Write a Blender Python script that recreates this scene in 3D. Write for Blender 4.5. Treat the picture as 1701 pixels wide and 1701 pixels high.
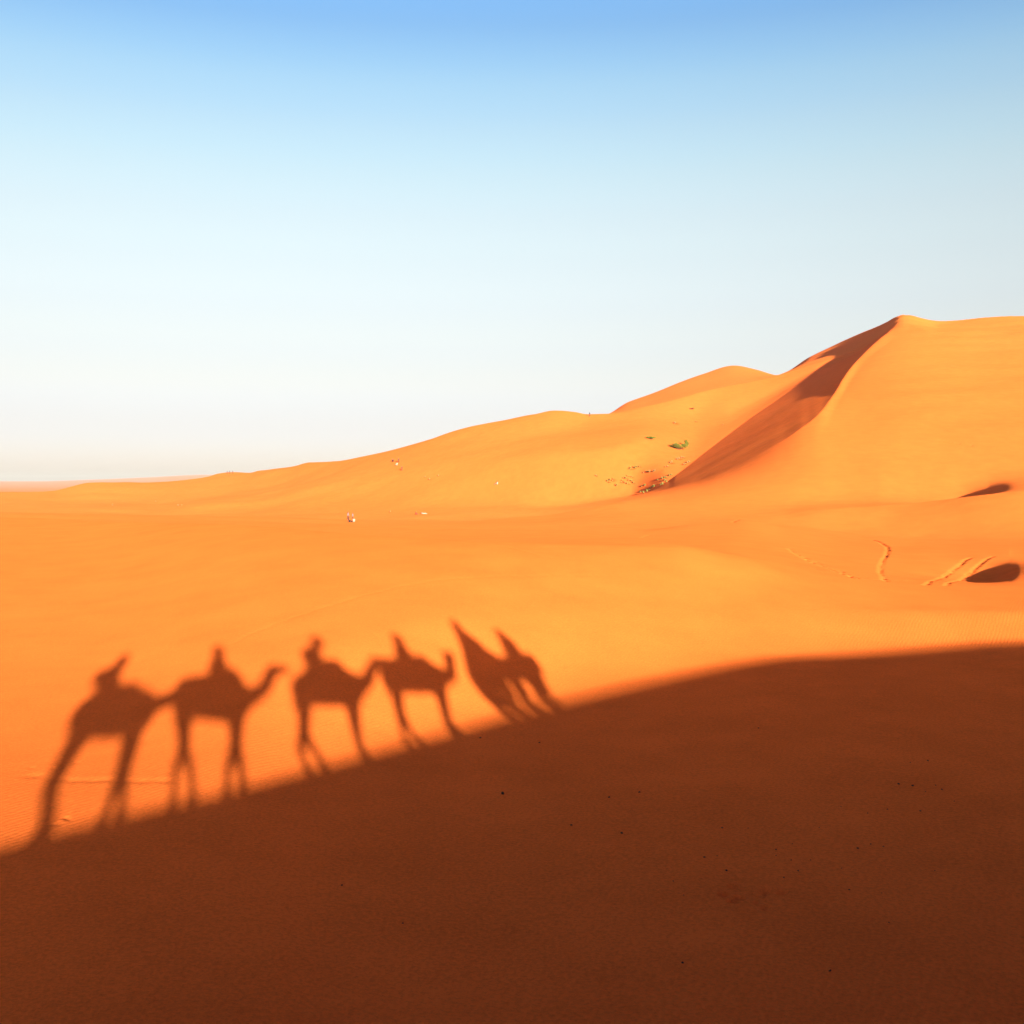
import bpy, bmesh, math, random
import numpy as np
from mathutils import Vector, Matrix

random.seed(7); rng = np.random.default_rng(11)
scene = bpy.context.scene
for o in list(bpy.data.objects): bpy.data.objects.remove(o)
COL = scene.collection

# ------------------------------------------------------------------ camera
F = 1800.0            # focal length in pixels of a 1701 px wide frame
HOR = 800.0           # image row of the true horizon
cam_data = bpy.data.cameras.new('camera')
cam_data.sensor_width = 36; cam_data.sensor_fit = 'HORIZONTAL'
cam_data.lens = 36*F/1701
cam_data.shift_y = -(850.5-HOR)/1701
cam_data.clip_start = 0.05; cam_data.clip_end = 80000
cam = bpy.data.objects.new('camera', cam_data); COL.objects.link(cam)
cam.location = (0, 0, 0); cam.rotation_euler = (math.radians(90), 0, 0)
scene.camera = cam

# ------------------------------------------------------------------ light
AX, AY = 362.0, 1085.0                     # where the sun's opposite point lies
D = np.array([(AX-850.5)/F, 1.0, -(AY-HOR)/F]); D /= np.linalg.norm(D)   # travel direction of sunlight
SUN_EL = math.asin(-D[2])
S2 = D[:2]/np.linalg.norm(D[:2])           # horizontal travel direction
U2 = np.array([S2[1], -S2[0]])             # to the right of it
sun_data = bpy.data.lights.new('sun', 'SUN')
sun_data.energy = 4.9; sun_data.angle = math.radians(0.66); sun_data.color = (1.0, 0.97, 0.77)
sun = bpy.data.objects.new('sun', sun_data); COL.objects.link(sun)
sun.rotation_euler = Vector(tuple(-D)).to_track_quat('Z', 'Y').to_euler()
sun.location = tuple(-D*60)

world = bpy.data.worlds.new('World'); scene.world = world; world.use_nodes = True
nt = world.node_tree; nt.nodes.clear()
N = nt.nodes.new
out = N('ShaderNodeOutputWorld'); bg = N('ShaderNodeBackground'); sky = N('ShaderNodeTexSky')
sky.sky_type = 'NISHITA'; sky.sun_disc = False
sky.sun_elevation = SUN_EL
sky.sun_rotation = math.atan2(-D[0], -D[1])      # azimuth of the sun measured from +Y towards +X
sky.air_density = 1.0; sky.dust_density = 1.2; sky.ozone_density = 2.0; sky.altitude = 700
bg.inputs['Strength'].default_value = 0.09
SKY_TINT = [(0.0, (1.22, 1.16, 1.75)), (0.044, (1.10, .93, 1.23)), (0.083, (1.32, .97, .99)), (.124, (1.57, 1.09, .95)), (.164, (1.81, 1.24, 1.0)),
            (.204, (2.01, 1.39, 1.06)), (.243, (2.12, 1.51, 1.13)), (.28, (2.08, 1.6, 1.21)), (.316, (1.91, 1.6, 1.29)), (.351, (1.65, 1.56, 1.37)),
            (.385, (1.27, 1.39, 1.42)), (.42, (1.08, 1.27, 1.42)), (.50, (.50, .38, .50)), (.58, (.38, .18, .30)), (1.0, (.36, .08, .24))]  # unseen upper sky dimmed and purpled on purpose, to redden the shaded sand
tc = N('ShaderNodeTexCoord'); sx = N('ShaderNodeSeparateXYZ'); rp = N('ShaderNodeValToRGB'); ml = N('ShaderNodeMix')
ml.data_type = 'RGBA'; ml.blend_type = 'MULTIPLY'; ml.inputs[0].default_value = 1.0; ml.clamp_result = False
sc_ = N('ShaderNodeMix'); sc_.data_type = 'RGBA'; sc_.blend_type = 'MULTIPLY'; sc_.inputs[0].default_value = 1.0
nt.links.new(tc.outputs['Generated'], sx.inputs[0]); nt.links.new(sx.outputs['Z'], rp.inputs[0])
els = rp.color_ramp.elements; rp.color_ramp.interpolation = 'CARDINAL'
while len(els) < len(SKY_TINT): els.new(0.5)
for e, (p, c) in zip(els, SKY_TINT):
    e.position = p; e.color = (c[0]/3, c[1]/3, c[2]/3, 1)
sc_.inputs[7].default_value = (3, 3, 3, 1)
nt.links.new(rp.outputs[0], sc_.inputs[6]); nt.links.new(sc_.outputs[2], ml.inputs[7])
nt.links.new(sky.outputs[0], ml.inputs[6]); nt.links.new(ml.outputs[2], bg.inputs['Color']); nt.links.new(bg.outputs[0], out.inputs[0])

scene.view_settings.view_transform = 'Standard'; scene.view_settings.look = 'None'
scene.view_settings.gamma = 1.0; scene.view_settings.exposure = 1.05
scene.view_settings.use_curve_mapping = False
scene.cycles.max_bounces = 10; scene.cycles.diffuse_bounces = 10; scene.cycles.volume_bounces = 0
scene.cycles.use_denoising = True
print('SUN_EL', math.degrees(SUN_EL))

# ------------------------------------------------------------------ helpers
def tag(o, label=None, cat=None, group=None, kind=None):
    if label: o['label'] = label
    if cat: o['category'] = cat
    if group: o['group'] = group
    if kind: o['kind'] = kind
    return o

def principled(name, color, rough=0.9, noise=None, bump=None):
    m = bpy.data.materials.new(name); m.use_nodes = True
    t = m.node_tree; b = t.nodes['Principled BSDF']
    b.inputs['Roughness'].default_value = rough; b.inputs['Base Color'].default_value = (*color, 1)
    b.inputs['Specular IOR Level'].default_value = 0.2
    g = t.nodes.new('ShaderNodeTexCoord')
    sc, amt = noise or (6.0, 0.25)
    n = t.nodes.new('ShaderNodeTexNoise'); n.inputs['Scale'].default_value = sc; n.inputs['Detail'].default_value = 5
    r = t.nodes.new('ShaderNodeValToRGB')
    r.color_ramp.elements[0].position = 0.3; r.color_ramp.elements[1].position = 0.7
    r.color_ramp.elements[0].color = (*[c*(1-amt) for c in color], 1); r.color_ramp.elements[1].color = (*[min(1, c*(1+amt)) for c in color], 1)
    t.links.new(g.outputs['Object'], n.inputs['Vector']); t.links.new(n.outputs[0], r.inputs[0]); t.links.new(r.outputs[0], b.inputs['Base Color'])
    if bump:
        bp = t.nodes.new('ShaderNodeBump'); bp.inputs['Strength'].default_value = bump; bp.inputs['Distance'].default_value = 0.02
        t.links.new(n.outputs[0], bp.inputs['Height']); t.links.new(bp.outputs[0], b.inputs['Normal'])
    return m

def pchip_slopes(x, y):
    """monotone slopes along axis 0; x,y arrays (k, n)"""
    h = np.diff(x, axis=0); d = np.diff(y, axis=0)/h
    m = np.zeros_like(y)
    w1 = 2*h[1:]+h[:-1]; w2 = h[1:]+2*h[:-1]
    same = (d[1:]*d[:-1]) > 0
    dd1 = np.where(same, d[1:], 1.0); dd0 = np.where(same, d[:-1], 1.0)
    m[1:-1] = np.where(same, (w1+w2)/(w1/dd0+w2/dd1), 0.0)
    m[0] = d[0]; m[-1] = d[-1]
    return m, d

def curve(pts):
    """smooth function of x through (x, value) samples"""
    P = np.array(sorted(pts), float); X = P[:, 0:1]; Y = P[:, 1:2]
    m, _ = pchip_slopes(X, Y); X = X[:, 0]; Y = Y[:, 0]; m = m[:, 0]
    def f(q):
        q = np.asarray(q, float); q = np.clip(q, X[0], X[-1]); i = np.clip(np.searchsorted(X, q)-1, 0, len(X)-2)
        h = X[i+1]-X[i]; t = (q-X[i])/h
        return (2*t**3-3*t**2+1)*Y[i]+(t**3-2*t**2+t)*h*m[i]+(-2*t**3+3*t**2)*Y[i+1]+(t**3-t**2)*h*m[i+1]
    return f

# ------------------------------------------------------------------ the dunes as surveyed from the viewpoint
# Every line is a crest, foot or break of slope: (bearing column, row seen, forward distance in m)
def softened(f, sig=22.0):
    q = np.arange(-700.0, 2401.0, 2.0); v = f(q); k = np.exp(-0.5*(np.arange(-50, 51)*2/sig)**2); k /= k.sum()
    v = np.convolve(np.pad(v, 50, mode='edge'), k, mode='valid')
    return lambda x: np.interp(x, q, v)
def line(pts, hard=None, soft=22.0, ysoft=0):
    yc = curve([(p[0], p[1]) for p in pts])
    return dict(y=softened(yc, ysoft) if ysoft else yc, Y=softened(curve([(p[0], p[2]) for p in pts]), soft), mode='row',
                hard=curve(hard) if hard else (lambda q: np.zeros_like(np.asarray(q, float))))
def level(pts):   # (column, height, forward distance)
    return dict(y=curve([(p[0], p[1]) for p in pts]), Y=curve([(p[0], p[2]) for p in pts]), mode='z', hard=(lambda q: np.zeros_like(np.asarray(q, float))))

def lee(pts):     # distance of points lying on the plane of the lee face
    return [(x, y, -26.2/((HOR-y)/F-0.52*(x-850.5)/F-0.01)) for x, y in pts]
LINES = [
  level([(-600, -6.3, 1), (2300, -6.8, 1)]),
  level([(-600, -6.4, 9), (150, -6.4, 9), (700, -6.7, 9), (2300, -6.8, 9)]),
  level([(-600, -6.2, 18), (150, -6.33, 20), (350, -6.4, 22), (560, -6.75, 26), (720, -6.95, 30), (850, -7.1, 33.5), (1000, -7.05, 37), (1290, -6.9, 42), (1635, -6.75, 45), (2300, -6.3, 47)]),
  level([(-600, -5.6, 38), (150, -5.95, 37), (350, -5.6, 35), (560, -5.1, 37), (720, -4.95, 40), (850, -5.2, 43), (1000, -5.35, 46), (1290, -5.7, 49.5), (1635, -5.95, 50), (2300, -5.3, 50.5)]),
  # A  crest of the near swell
  line([(-600, 850, 120), (55, 860, 120), (150, 865, 112), (250, 869, 98), (363, 872, 84), (481, 879, 74), (560, 886, 68), (740, 897, 62), (850, 902, 60), (1000, 905, 60), (1114, 906, 60), (1213, 924, 60), (1302, 946, 60), (1391, 960, 60), (1525, 973, 60), (1635, 976, 60), (1750, 974, 60), (2300, 960, 60)]),
  # V1 hollow behind it
  level([(-600, -5.6, 150), (55, -6.6, 150), (250, -6.6, 130), (481, -5.6, 100), (740, -5.4, 80), (1000, -4.5, 74), (1200, -4.75, 72), (1400, -5.7, 72), (1560, -6.6, 76), (1638, -7.1, 79), (1695, -6.3, 79), (1770, -6.0, 79), (2300, -5.9, 79)]),
  level([(-600, -5.7, 175), (55, -6.8, 175), (250, -6.75, 152), (481, -5.7, 113), (740, -5.45, 93), (1000, -4.95, 92), (1200, -4.95, 92), (1400, -6.0, 92), (1530, -6.4, 93), (1605, -6.55, 93), (1650, -6.55, 93), (2300, -6.3, 93)]),
  # B  low swell with the foot tracks
  line([(-600, 855, 215), (55, 856, 215), (200, 861, 210), (350, 864, 190), (560, 874, 145), (720, 884, 122), (900, 884, 116), (1047, 885, 115), (1168, 869, 136), (1235, 865, 141), (1302, 877, 137), (1436, 895, 127), (1635, 904, 118), (2300, 905, 105)]),
  # V2 shallow dip behind B
  line([(-600, 854, 235), (55, 855, 235), (350, 863, 215), (560, 873, 170), (720, 880, 148), (900, 880, 140), (1047, 878, 145), (1168, 869.5, 157), (1235, 866.5, 158), (1302, 872, 156), (1436, 888, 149), (1560, 896, 141), (1635, 897, 137), (2300, 890, 120)]),
  # C  foot lobe of the great dune
  line([(-600, 853, 248), (55, 854, 248), (350, 862, 235), (560, 868, 200), (720, 873, 182), (900, 870, 172), (1047, 866, 170), (1168, 862, 170), (1235, 859, 170), (1302, 853, 172), (1360, 845, 171), (1436, 841, 169), (1560, 830, 164), (1635, 824, 160), (1720, 818, 157), (2300, 800, 155)], hard=[(-600, 0), (1300, 0), (1480, 1), (2300, 1)]),
  # C2 hollow behind the lobe at the right
  line([(-600, 852, 256), (55, 853, 256), (350, 861, 243), (560, 865, 218), (720, 868, 204), (900, 864, 194), (1047, 850, 190), (1235, 842, 187), (1302, 840, 186), (1400, 837, 184), (1500, 834, 180), (1560, 838, 178), (1596, 844, 177), (1638, 823, 176), (1685, 805, 176), (1750, 798, 176), (2300, 795, 172)], ysoft=9),
  'FACE_A', 'FACE_B',
  # S  knife crest of the great dune, and Q the crease at the foot of its lee face (one plane between them)
  line([(-600, 850, 340), (55, 852, 340), (200, 857, 340), (350, 860, 335), (560, 864, 325), (720, 864, 300), (850, 862, 296), (950, 852, 300), (1047, 828, 301)] + lee([(1090, 817), (1123, 808), (1156, 798), (1190, 785), (1215, 775), (1240, 764), (1262, 753), (1284, 741), (1307, 728), (1329, 713), (1348, 699)]) + [(1365, 683, 279), (1383, 659, 305), (1400, 630, 343), (1412, 613, 368), (1427, 596, 395), (1440, 582, 415), (1454, 569, 434), (1467, 559, 450), (1481, 551, 463), (1503, 542, 480), (1530, 548, 458), (1561, 556, 437), (1635, 562, 417), (1750, 560, 412), (2300, 520, 400)],
       hard=[(800, 0), (1050, 1), (2300, 1)], soft=8),
  line([(-600, 848, 390), (55, 850, 390), (246, 856, 388), (350, 854, 385), (560, 845, 370), (720, 843, 345), (900, 842, 332), (1000, 831, 327), (1050, 824, 325)] + lee([(1110, 799), (1123, 789), (1150, 768), (1182, 743), (1213, 719), (1246, 695), (1280, 672), (1313, 649), (1347, 627), (1380, 609), (1414, 592), (1454, 565)]) + [(1503, 536, 497), (1530, 542, 483), (1561, 548, 466), (1635, 553, 440), (1750, 550, 425), (2300, 510, 400)],
       hard=[(1050, 0), (1120, 1), (2300, 1)], soft=8),
  # M  break on the long slope above, low crest at the left
  line([(-600, 846, 440), (55, 846, 420), (122, 847, 420), (246, 848, 410), (334, 838, 415), (422, 830, 420), (525, 806, 435), (620, 785, 425), (720, 772, 395), (850, 762, 368), (950, 752, 355), (1047, 735, 350), (1150, 722, 390), (1213, 690, 425), (1280, 655, 458), (1347, 618, 482), (1414, 589, 502), (1454, 564, 509), (1503, 531, 513), (1561, 543, 487), (1635, 545, 462), (1750, 541, 447), (2300, 500, 420)],
       hard=[(-600, .3), (500, .3), (650, 0), (2300, 0)]),
  line([(-600, 838, 510), (55, 838, 510), (122, 838.5, 510), (246, 838, 515), (334, 829.5, 515), (422, 820, 515), (525, 795, 500), (620, 766, 465), (720, 745, 430), (850, 725, 410), (950, 716, 400), (1047, 700, 405), (1150, 690, 432), (1213, 664, 452), (1280, 640, 474), (1347, 612, 490), (1414, 587, 506), (1454, 562.5, 512), (1503, 529, 517), (1561, 540, 500), (1635, 540, 478), (1750, 536, 463), (2300, 492, 437)]),
  # U  skyline at the left, upper shoulder at the right
  line([(-600, 826, 620), (55, 817, 600), (90, 816, 600), (113, 811, 600), (150, 804, 600), (246, 801, 610), (300, 798, 620), (345, 792, 625), (363, 787, 628), (384, 785, 630), (414, 786, 620), (430, 782, 610), (480, 777, 590), (516, 768, 570), (540, 767, 560), (580, 762, 530), (660, 745, 490), (720, 727, 470), (780, 709, 455), (840, 698, 445), (890, 688, 440), (920, 683, 438), (955, 686, 436), (975, 689.5, 435), (1005, 688, 434), (1070, 676, 446), (1123, 663, 458), (1168, 650, 470), (1289, 624, 492), (1329, 612, 498), (1414, 584, 508), (1454, 561, 514), (1503, 527, 521), (1561, 538, 512), (1635, 535, 494), (1750, 531, 480), (2300, 486, 455)],
       hard=[(300, 0.3), (1000, 0.6), (1300, 1), (2300, 1)]),
  # V3 hidden trough beyond
  line([(-600, 828, 720), (55, 819, 720), (246, 806, 720), (384, 792, 720), (540, 775, 640), (780, 720, 540), (920, 692, 520), (1005, 693, 520), (1123, 668, 560), (1289, 624.5, 575), (1347, 600, 600), (1414, 574, 584), (1454, 553, 574), (1503, 525, 543), (1561, 536, 522), (1635, 532, 507), (1750, 528, 494), (2300, 483, 467)]),
  # W  far summit and the highest ridge
  line([(-600, 835, 900), (55, 826, 900), (384, 800, 900), (540, 790, 860), (780, 740, 820), (920, 700, 800), (1005, 690, 790), (1045, 668, 780), (1079, 656, 780), (1132, 634, 780), (1168, 621, 780), (1219, 607, 790), (1257, 614, 780), (1280, 621, 760), (1289, 623, 740), (1347, 592, 800), (1380, 576, 775), (1414, 560, 735), (1467, 538, 640), (1503, 523, 565), (1530, 530, 542), (1561, 534, 536), (1635, 528, 522), (1750, 524, 510), (2300, 480, 480)],
       hard=[(-600, .3), (1219, .7), (1300, 1), (2300, 1)]),
  level([(-600, -25, 1500), (384, -24, 1500), (900, -10, 1500), (1200, 5, 1600), (2300, 5, 1600)]),
  level([(-600, -34, 2600), (900, -34, 2600), (2300, -34, 2600)]),
  level([(-600, -36, 6500), (2300, -36, 6500)]),
  line([(-600, 797, 15000), (55, 799.5, 15000), (150, 797, 15000), (250, 793, 15000), (340, 789, 15000), (500, 790, 15000), (2300, 790, 15000)]),
  level([(-600, -45, 20000), (2300, -45, 20000)]),
]

iA = LINES.index('FACE_A'); S_ = LINES[iA+2]
def on_face(dist):
    low = curve([(-600, 851.5), (55, 852.5), (350, 860.8), (560, 865), (720, 866), (900, 860), (1047, 839), (1150, 826), (1235, 815), (2300, 800)])
    lowY = curve([(-600, 300), (350, 290), (560, 262), (720, 232), (900, 208), (1047, 206), (1235, 206), (2300, 206)])
    def Yf(q): return lowY(q)+(dist-206)*np.clip((q-900)/160, .3, 1)
    def zf(q):
        zS = (HOR-S_['y'](q))/F*S_['Y'](q); zB = (HOR-curve([(-600, 840), (1235, 841), (1400, 837), (1700, 834), (2300, 830)])(q))/F*184.0
        t = np.clip((dist-184)/(S_['Y'](q)-184), 0, 1); zf_ = zB+(zS-zB)*t
        zl = (HOR-low(q))/F*Yf(q); b = np.clip((q-900)/160, 0, 1); b = b*b*(3-2*b)
        return zl*(1-b)+zf_*b
    return dict(y=zf, Y=Yf, mode='z', hard=lambda q: np.zeros_like(np.asarray(q, float)))
LINES[iA] = on_face(206.0); LINES[iA+1] = on_face(216.0)

def fbm(X, Y, scale, seed, octs=3):
    r = np.random.default_rng(seed); v = 0; a = 1.0
    for k in range(octs):
        for j in range(5):
            th = r.uniform(0, 2*np.pi); ph = r.uniform(0, 2*np.pi); w = 2*np.pi/(scale*r.uniform(.7, 1.4)*0.5**k)
            v = v + a*np.sin(w*(X*np.cos(th)+Y*np.sin(th))+ph+1.3*np.sin(w*.37*(X*np.sin(th)-Y*np.cos(th))+ph*2))/5
        a *= 0.5
    return v

def columns(px, Y):
    """terrain height for columns px (n) at forward distances Y (m, n) -> (m, n)"""
    pc = np.clip(px, -600, 2300)
    Yk = np.array([L['Y'](pc)*np.ones_like(pc) for L in LINES])
    Zk = np.array([(-(L['y'](pc)-HOR)/F*Yk[i] if L['mode'] == 'row' else L['y'](pc)) for i, L in enumerate(LINES)])
    H = np.array([L['hard'](pc)*np.ones_like(pc) for L in LINES])
    Yk = np.maximum.accumulate(Yk + 0.0, axis=0)
    for i in range(1, len(Yk)): Yk[i] = np.maximum(Yk[i], Yk[i-1]+0.5)
    m, d = pchip_slopes(Yk, Zk)
    dl = np.vstack([d[:1], d]); dr = np.vstack([d, d[-1:]])
    ml = m*(1-H)+dl*H; mr = m*(1-H)+dr*H
    q = np.clip(Y, Yk[0], Yk[-1]-1e-6)
    Z = np.empty_like(Y)
    done = np.zeros(Y.shape, bool)
    for i in range(len(Yk)-1):
        sel = (q >= Yk[i]) & (q < Yk[i+1])
        h = (Yk[i+1]-Yk[i])[None, :]; t = (q-Yk[i][None, :])/h
        z = (2*t**3-3*t**2+1)*Zk[i]+(t**3-2*t**2+t)*h*mr[i]+(-2*t**3+3*t**2)*Zk[i+1]+(t**3-t**2)*h*ml[i+1]
        Z = np.where(sel, z, Z)
    return Z

def base_height(X, Y):
    """scattered evaluation, X, Y arrays of one shape"""
    Yc = np.maximum(Y, 1.0)
    px = np.clip(850.5+F*X/Yc, -600, 2300).ravel()
    Z = columns(px, Yc.ravel()[None, :])
    return Z.reshape(X.shape) + small(X, Y)

def small(X, Y):
    far = np.clip((Y-60)/200, 0, 1)*np.clip((1400-Y)/600, 0, 1)
    near = np.clip((70-Y)/30, 0, 1)
    q = 850.5+F*X/np.maximum(Y, 1); far = far*(1-.85*np.clip((q-1040)/60, 0, 1)*np.clip((1520-q)/60, 0, 1))
    return fbm(X, Y, 80, 3)*0.95*far + fbm(X, Y, 14, 5, 2)*0.035*far + fbm(X, Y, 9, 8, 2)*0.025*near

def unproject(x, y):
    """the point of the ground seen at column x, row y"""
    Yq = np.concatenate([np.arange(9, 120, 0.05), np.exp(np.arange(math.log(120), math.log(1200), 0.0006))])
    X = Yq*(x-850.5)/F; z = base_height(X, Yq)
    ray = -Yq*(y-HOR)/F
    k = np.argmax(z > ray)
    if k == 0: k = len(Yq)-1
    a = ray[k-1]-z[k-1]; b = z[k]-ray[k]; t = a/(a+b) if a+b != 0 else 0
    Yh = Yq[k-1]+(Yq[k]-Yq[k-1])*t
    return np.array([Yh*(x-850.5)/F, Yh, -Yh*(y-HOR)/F])

def unproject_fast(x, y):
    Yq = 14.0
    for _ in range(6):
        z = float(base_height(np.array([Yq*(x-850.5)/F]), np.array([Yq]))[0]); Yq = -z*F/(y-HOR)
    return np.array([Yq*(x-850.5)/F, Yq, z])

def sunward(x, y, w):
    """where the thing stood whose shadow falls at column x, row y, on the upright plane w metres along the light"""
    P = unproject(x, y); s = P[:2]@S2; t = (s-w)/np.linalg.norm(D[:2])
    Q = P-D*t
    return Q            # world point

# ------------------------------------------------------------------ the ridge the caravan walks on
EDGE = [(55, 1392), (160, 1366), (300, 1334), (420, 1305), (540, 1273), (640, 1246), (760, 1214), (860, 1187), (930, 1168), (1040, 1142), (1160, 1115), (1240, 1100), (1300, 1092), (1400, 1088), (1520, 1080), (1635, 1070), (1700, 1067)]
WC = -0.7
ridge_pts = []
for (x, y) in EDGE:
    Q = sunward(x, y, WC); ridge_pts.append((Q[:2]@U2, Q[2]))
lo, hi = min(ridge_pts), max(ridge_pts)
ridge_pts += [(lo[0]-8, lo[1]-1.4), (lo[0]-30, lo[1]-5.2), (hi[0]+10, hi[1]+.2), (hi[0]+60, hi[1]-1)]
crest_z = curve(ridge_pts)
print('RIDGE', [(round(float(a), 2), round(float(b), 2)) for a, b in sorted(ridge_pts)])

def ridge_height(X, Y):
    u = X*U2[0]+Y*U2[1]; w = X*S2[0]+Y*S2[1]-WC
    c = crest_z(u)
    front = c-0.60*(np.sqrt(w*w+0.12)-0.346)
    back = c-0.24*(np.sqrt(w*w+0.9)-0.95) 
    return np.where(w > 0, front, back)

def height(X, Y):
    b = base_height(X, Y); r = ridge_height(X, Y)
    w = X*S2[0]+Y*S2[1]-WC
    b = np.where(w < 0, b-0.0*w, b)
    k = 0.6
    m = np.maximum(b, r); d = np.abs(b-r)
    return m + np.where(w > 0, 0.25*k*np.maximum(0, 1-d/(4*k))**2*1.0, 0)

# ------------------------------------------------------------------ foot tracks (real dents)
TRACKS = [   # polylines (column, row), dent spacing, depth
  ([(1312, 912), (1322, 920), (1334, 927), (1352, 936), (1375, 944), (1398, 953), (1420, 961)], .8, .2),
  ([(1333, 924), (1360, 936), (1385, 944), (1405, 953), (1425, 962)], .9, .14),
  ([(1350, 944), (1362, 951)], .8, .07),
  ([(1448, 897), (1458, 899), (1466, 903), (1475, 909), (1474, 918), (1469, 927), (1464, 937), (1462, 946), (1464, 955), (1471, 966)], 1.0, .17),
  ([(1537, 972), (1560, 961), (1580, 950), (1593, 940), (1604, 930), (1614, 926)], .5, .17),
  ([(1571, 973), (1590, 965), (1608, 955), (1622, 942), (1637, 930), (1650, 924)], .5, .17),
  ([(1420, 962), (1470, 963), (1540, 966), (1600, 972)], 1.2, .05),
  ([(1218, 868), (1225, 863)], .6, .12),
  ([(1068, 893), (1076, 889), (1085, 891)], .8, .08),
  ([(1560, 732), (1580, 735), (1600, 738), (1620, 741)], 2.5, .25),
  ([(390, 1066), (440, 1042), (500, 1022), (580, 996), (660, 975), (740, 962), (830, 957), (930, 955), (1040, 957)], 99, .022),
  ([(740, 900), (840, 908), (900, 924), (960, 930)], 99, .02),
  ([(60, 1290), (120, 1296), (180, 1297), (240, 1298), (300, 1296)], 99, .018),
]
dents = []
for pts, sp, dep in TRACKS:
    W = [unproject(*p)[:2] for p in pts]; side = 1
    for a, b in zip(W[:-1], W[1:]):
        L = np.linalg.norm(b-a); n = max(1, int(L/min(sp, .35)))
        for i in range(n):
            q = a+(b-a)*(i/n)+rng.normal(0, .05, 2)
            if sp < 90:
                nrm = np.array([-(b-a)[1], (b-a)[0]])/L; q = q+nrm*side*.06; side = -side
                dents.append((q[0], q[1], .08+.0014*q[1], dep*.85*rng.uniform(.6, 1.2)))
            else: dents.append((q[0], q[1], .20, dep))
# small scuffs in the shaded foreground and in the light by the left camel
for (x, y, n, s, dep) in [(1235, 1490, 14, .22, .09), (1212, 1478, 3, .1, .03), (1262, 1481, 3, .12, .03), (108, 1362, 3, .15, .03), (95, 1270, 6, .3, .02), (1500, 1400, 14, 1.2, .02), (1300, 1440, 12, 1.0, .02)]:
    P = unproject(x, y)
    for i in range(n): dents.append((P[0]+rng.normal(0, s), P[1]+rng.normal(0, s), rng.uniform(.04, .11), dep*rng.uniform(.5, 1.1)))

for i in range(170):
    x = rng.uniform(60, 1640) if i % 3 == 0 else rng.normal(1380, 150); y = rng.uniform(1240, 1660) if i % 3 == 0 else rng.normal(1410, 90)
    P = unproject_fast(x, y); dents.append((P[0], P[1], rng.uniform(.025, .07), rng.uniform(.006, .02)))
# ------------------------------------------------------------------ ground mesh
px = np.concatenate([np.arange(-600, -60, 12), np.arange(-60, 1762, 1.9), np.arange(1764, 2301, 12)])
Yr = np.concatenate([[3.5, 4.5, 5.5, 6.5, 7.2], np.exp(np.arange(math.log(8), math.log(55), 0.0036)), np.exp(np.arange(math.log(55.1), math.log(135), 0.0017)), np.exp(np.arange(math.log(135.3), math.log(1000), 0.0034)), np.exp(np.arange(math.log(1004), math.log(19000), 0.03))])
XX = (px[None, :]-850.5)/F*Yr[:, None]; YY = np.repeat(Yr[:, None], len(px), 1)
ZZ = columns(px, YY)+small(XX, YY)
R = ridge_height(XX, YY); b = ZZ
mm = np.maximum(b, R); dd_ = np.abs(b-R); wv = XX*S2[0]+YY*S2[1]-WC
nearmask = YY < 60
ZZ = np.where(nearmask, mm+np.where(wv > 0, .15*np.maximum(0, 1-dd_/2.4)**2, 0), ZZ)
# wind-smoothed windward face of the great dune
kern = np.exp(-0.5*(np.arange(-40, 41)/13.0)**2); kern /= kern.sum()
SY = S_['Y'](np.clip(px, -600, 2300))
sm = lambda t: np.clip(t, 0, 1)**2*(3-2*np.clip(t, 0, 1))
jj = np.where((px > 1250) & (px < 1758))[0]
for i in np.where((Yr > 200) & (Yr < 500))[0]:
    row = ZZ[i]; zb = np.convolve(np.pad(row[jj], 40, mode='reflect', reflect_type='odd'), kern, mode='valid')
    wt = sm((px[jj]-1330)/70)*sm((1757-px[jj])/60)*sm((Yr[i]-205)/25)*sm((SY[jj]-6-Yr[i])/30)
    row[jj] = row[jj]*(1-wt)+zb*wt
for (dx, dy, r, dep) in dents:
    i0, i1 = np.searchsorted(Yr, [dy-2.6*r-.1, dy+2.6*r+.1]); c = 850.5+F*dx/dy; hw = F*2.6*r/dy+3
    j0, j1 = np.searchsorted(px, [c-hw, c+hw])
    if i1 <= i0 or j1 <= j0: continue
    q = ((XX[i0:i1, j0:j1]-dx)**2+(YY[i0:i1, j0:j1]-dy)**2)/r**2
    ZZ[i0:i1, j0:j1] += -dep*np.exp(-q*1.4)+dep*.06*np.exp(-(np.sqrt(q)-1.5)**2*3)

def grid_mesh(name, X, Y, Z):
    m, n = X.shape
    co = np.stack([X, Y, Z], -1).reshape(-1, 3).astype(np.float32)
    idx = np.arange(m*n, dtype=np.int32).reshape(m, n)
    q = np.stack([idx[:-1, :-1], idx[:-1, 1:], idx[1:, 1:], idx[1:, :-1]], -1).reshape(-1, 4)
    me = bpy.data.meshes.new(name)
    me.vertices.add(len(co)); me.vertices.foreach_set('co', co.ravel())
    me.loops.add(q.size); me.loops.foreach_set('vertex_index', q.ravel())
    me.polygons.add(len(q)); me.polygons.foreach_set('loop_start', np.arange(0, q.size, 4, dtype=np.int32))
    me.polygons.foreach_set('use_smooth', np.ones(len(q), dtype=bool))
    me.update(calc_edges=True)
    return me

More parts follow.
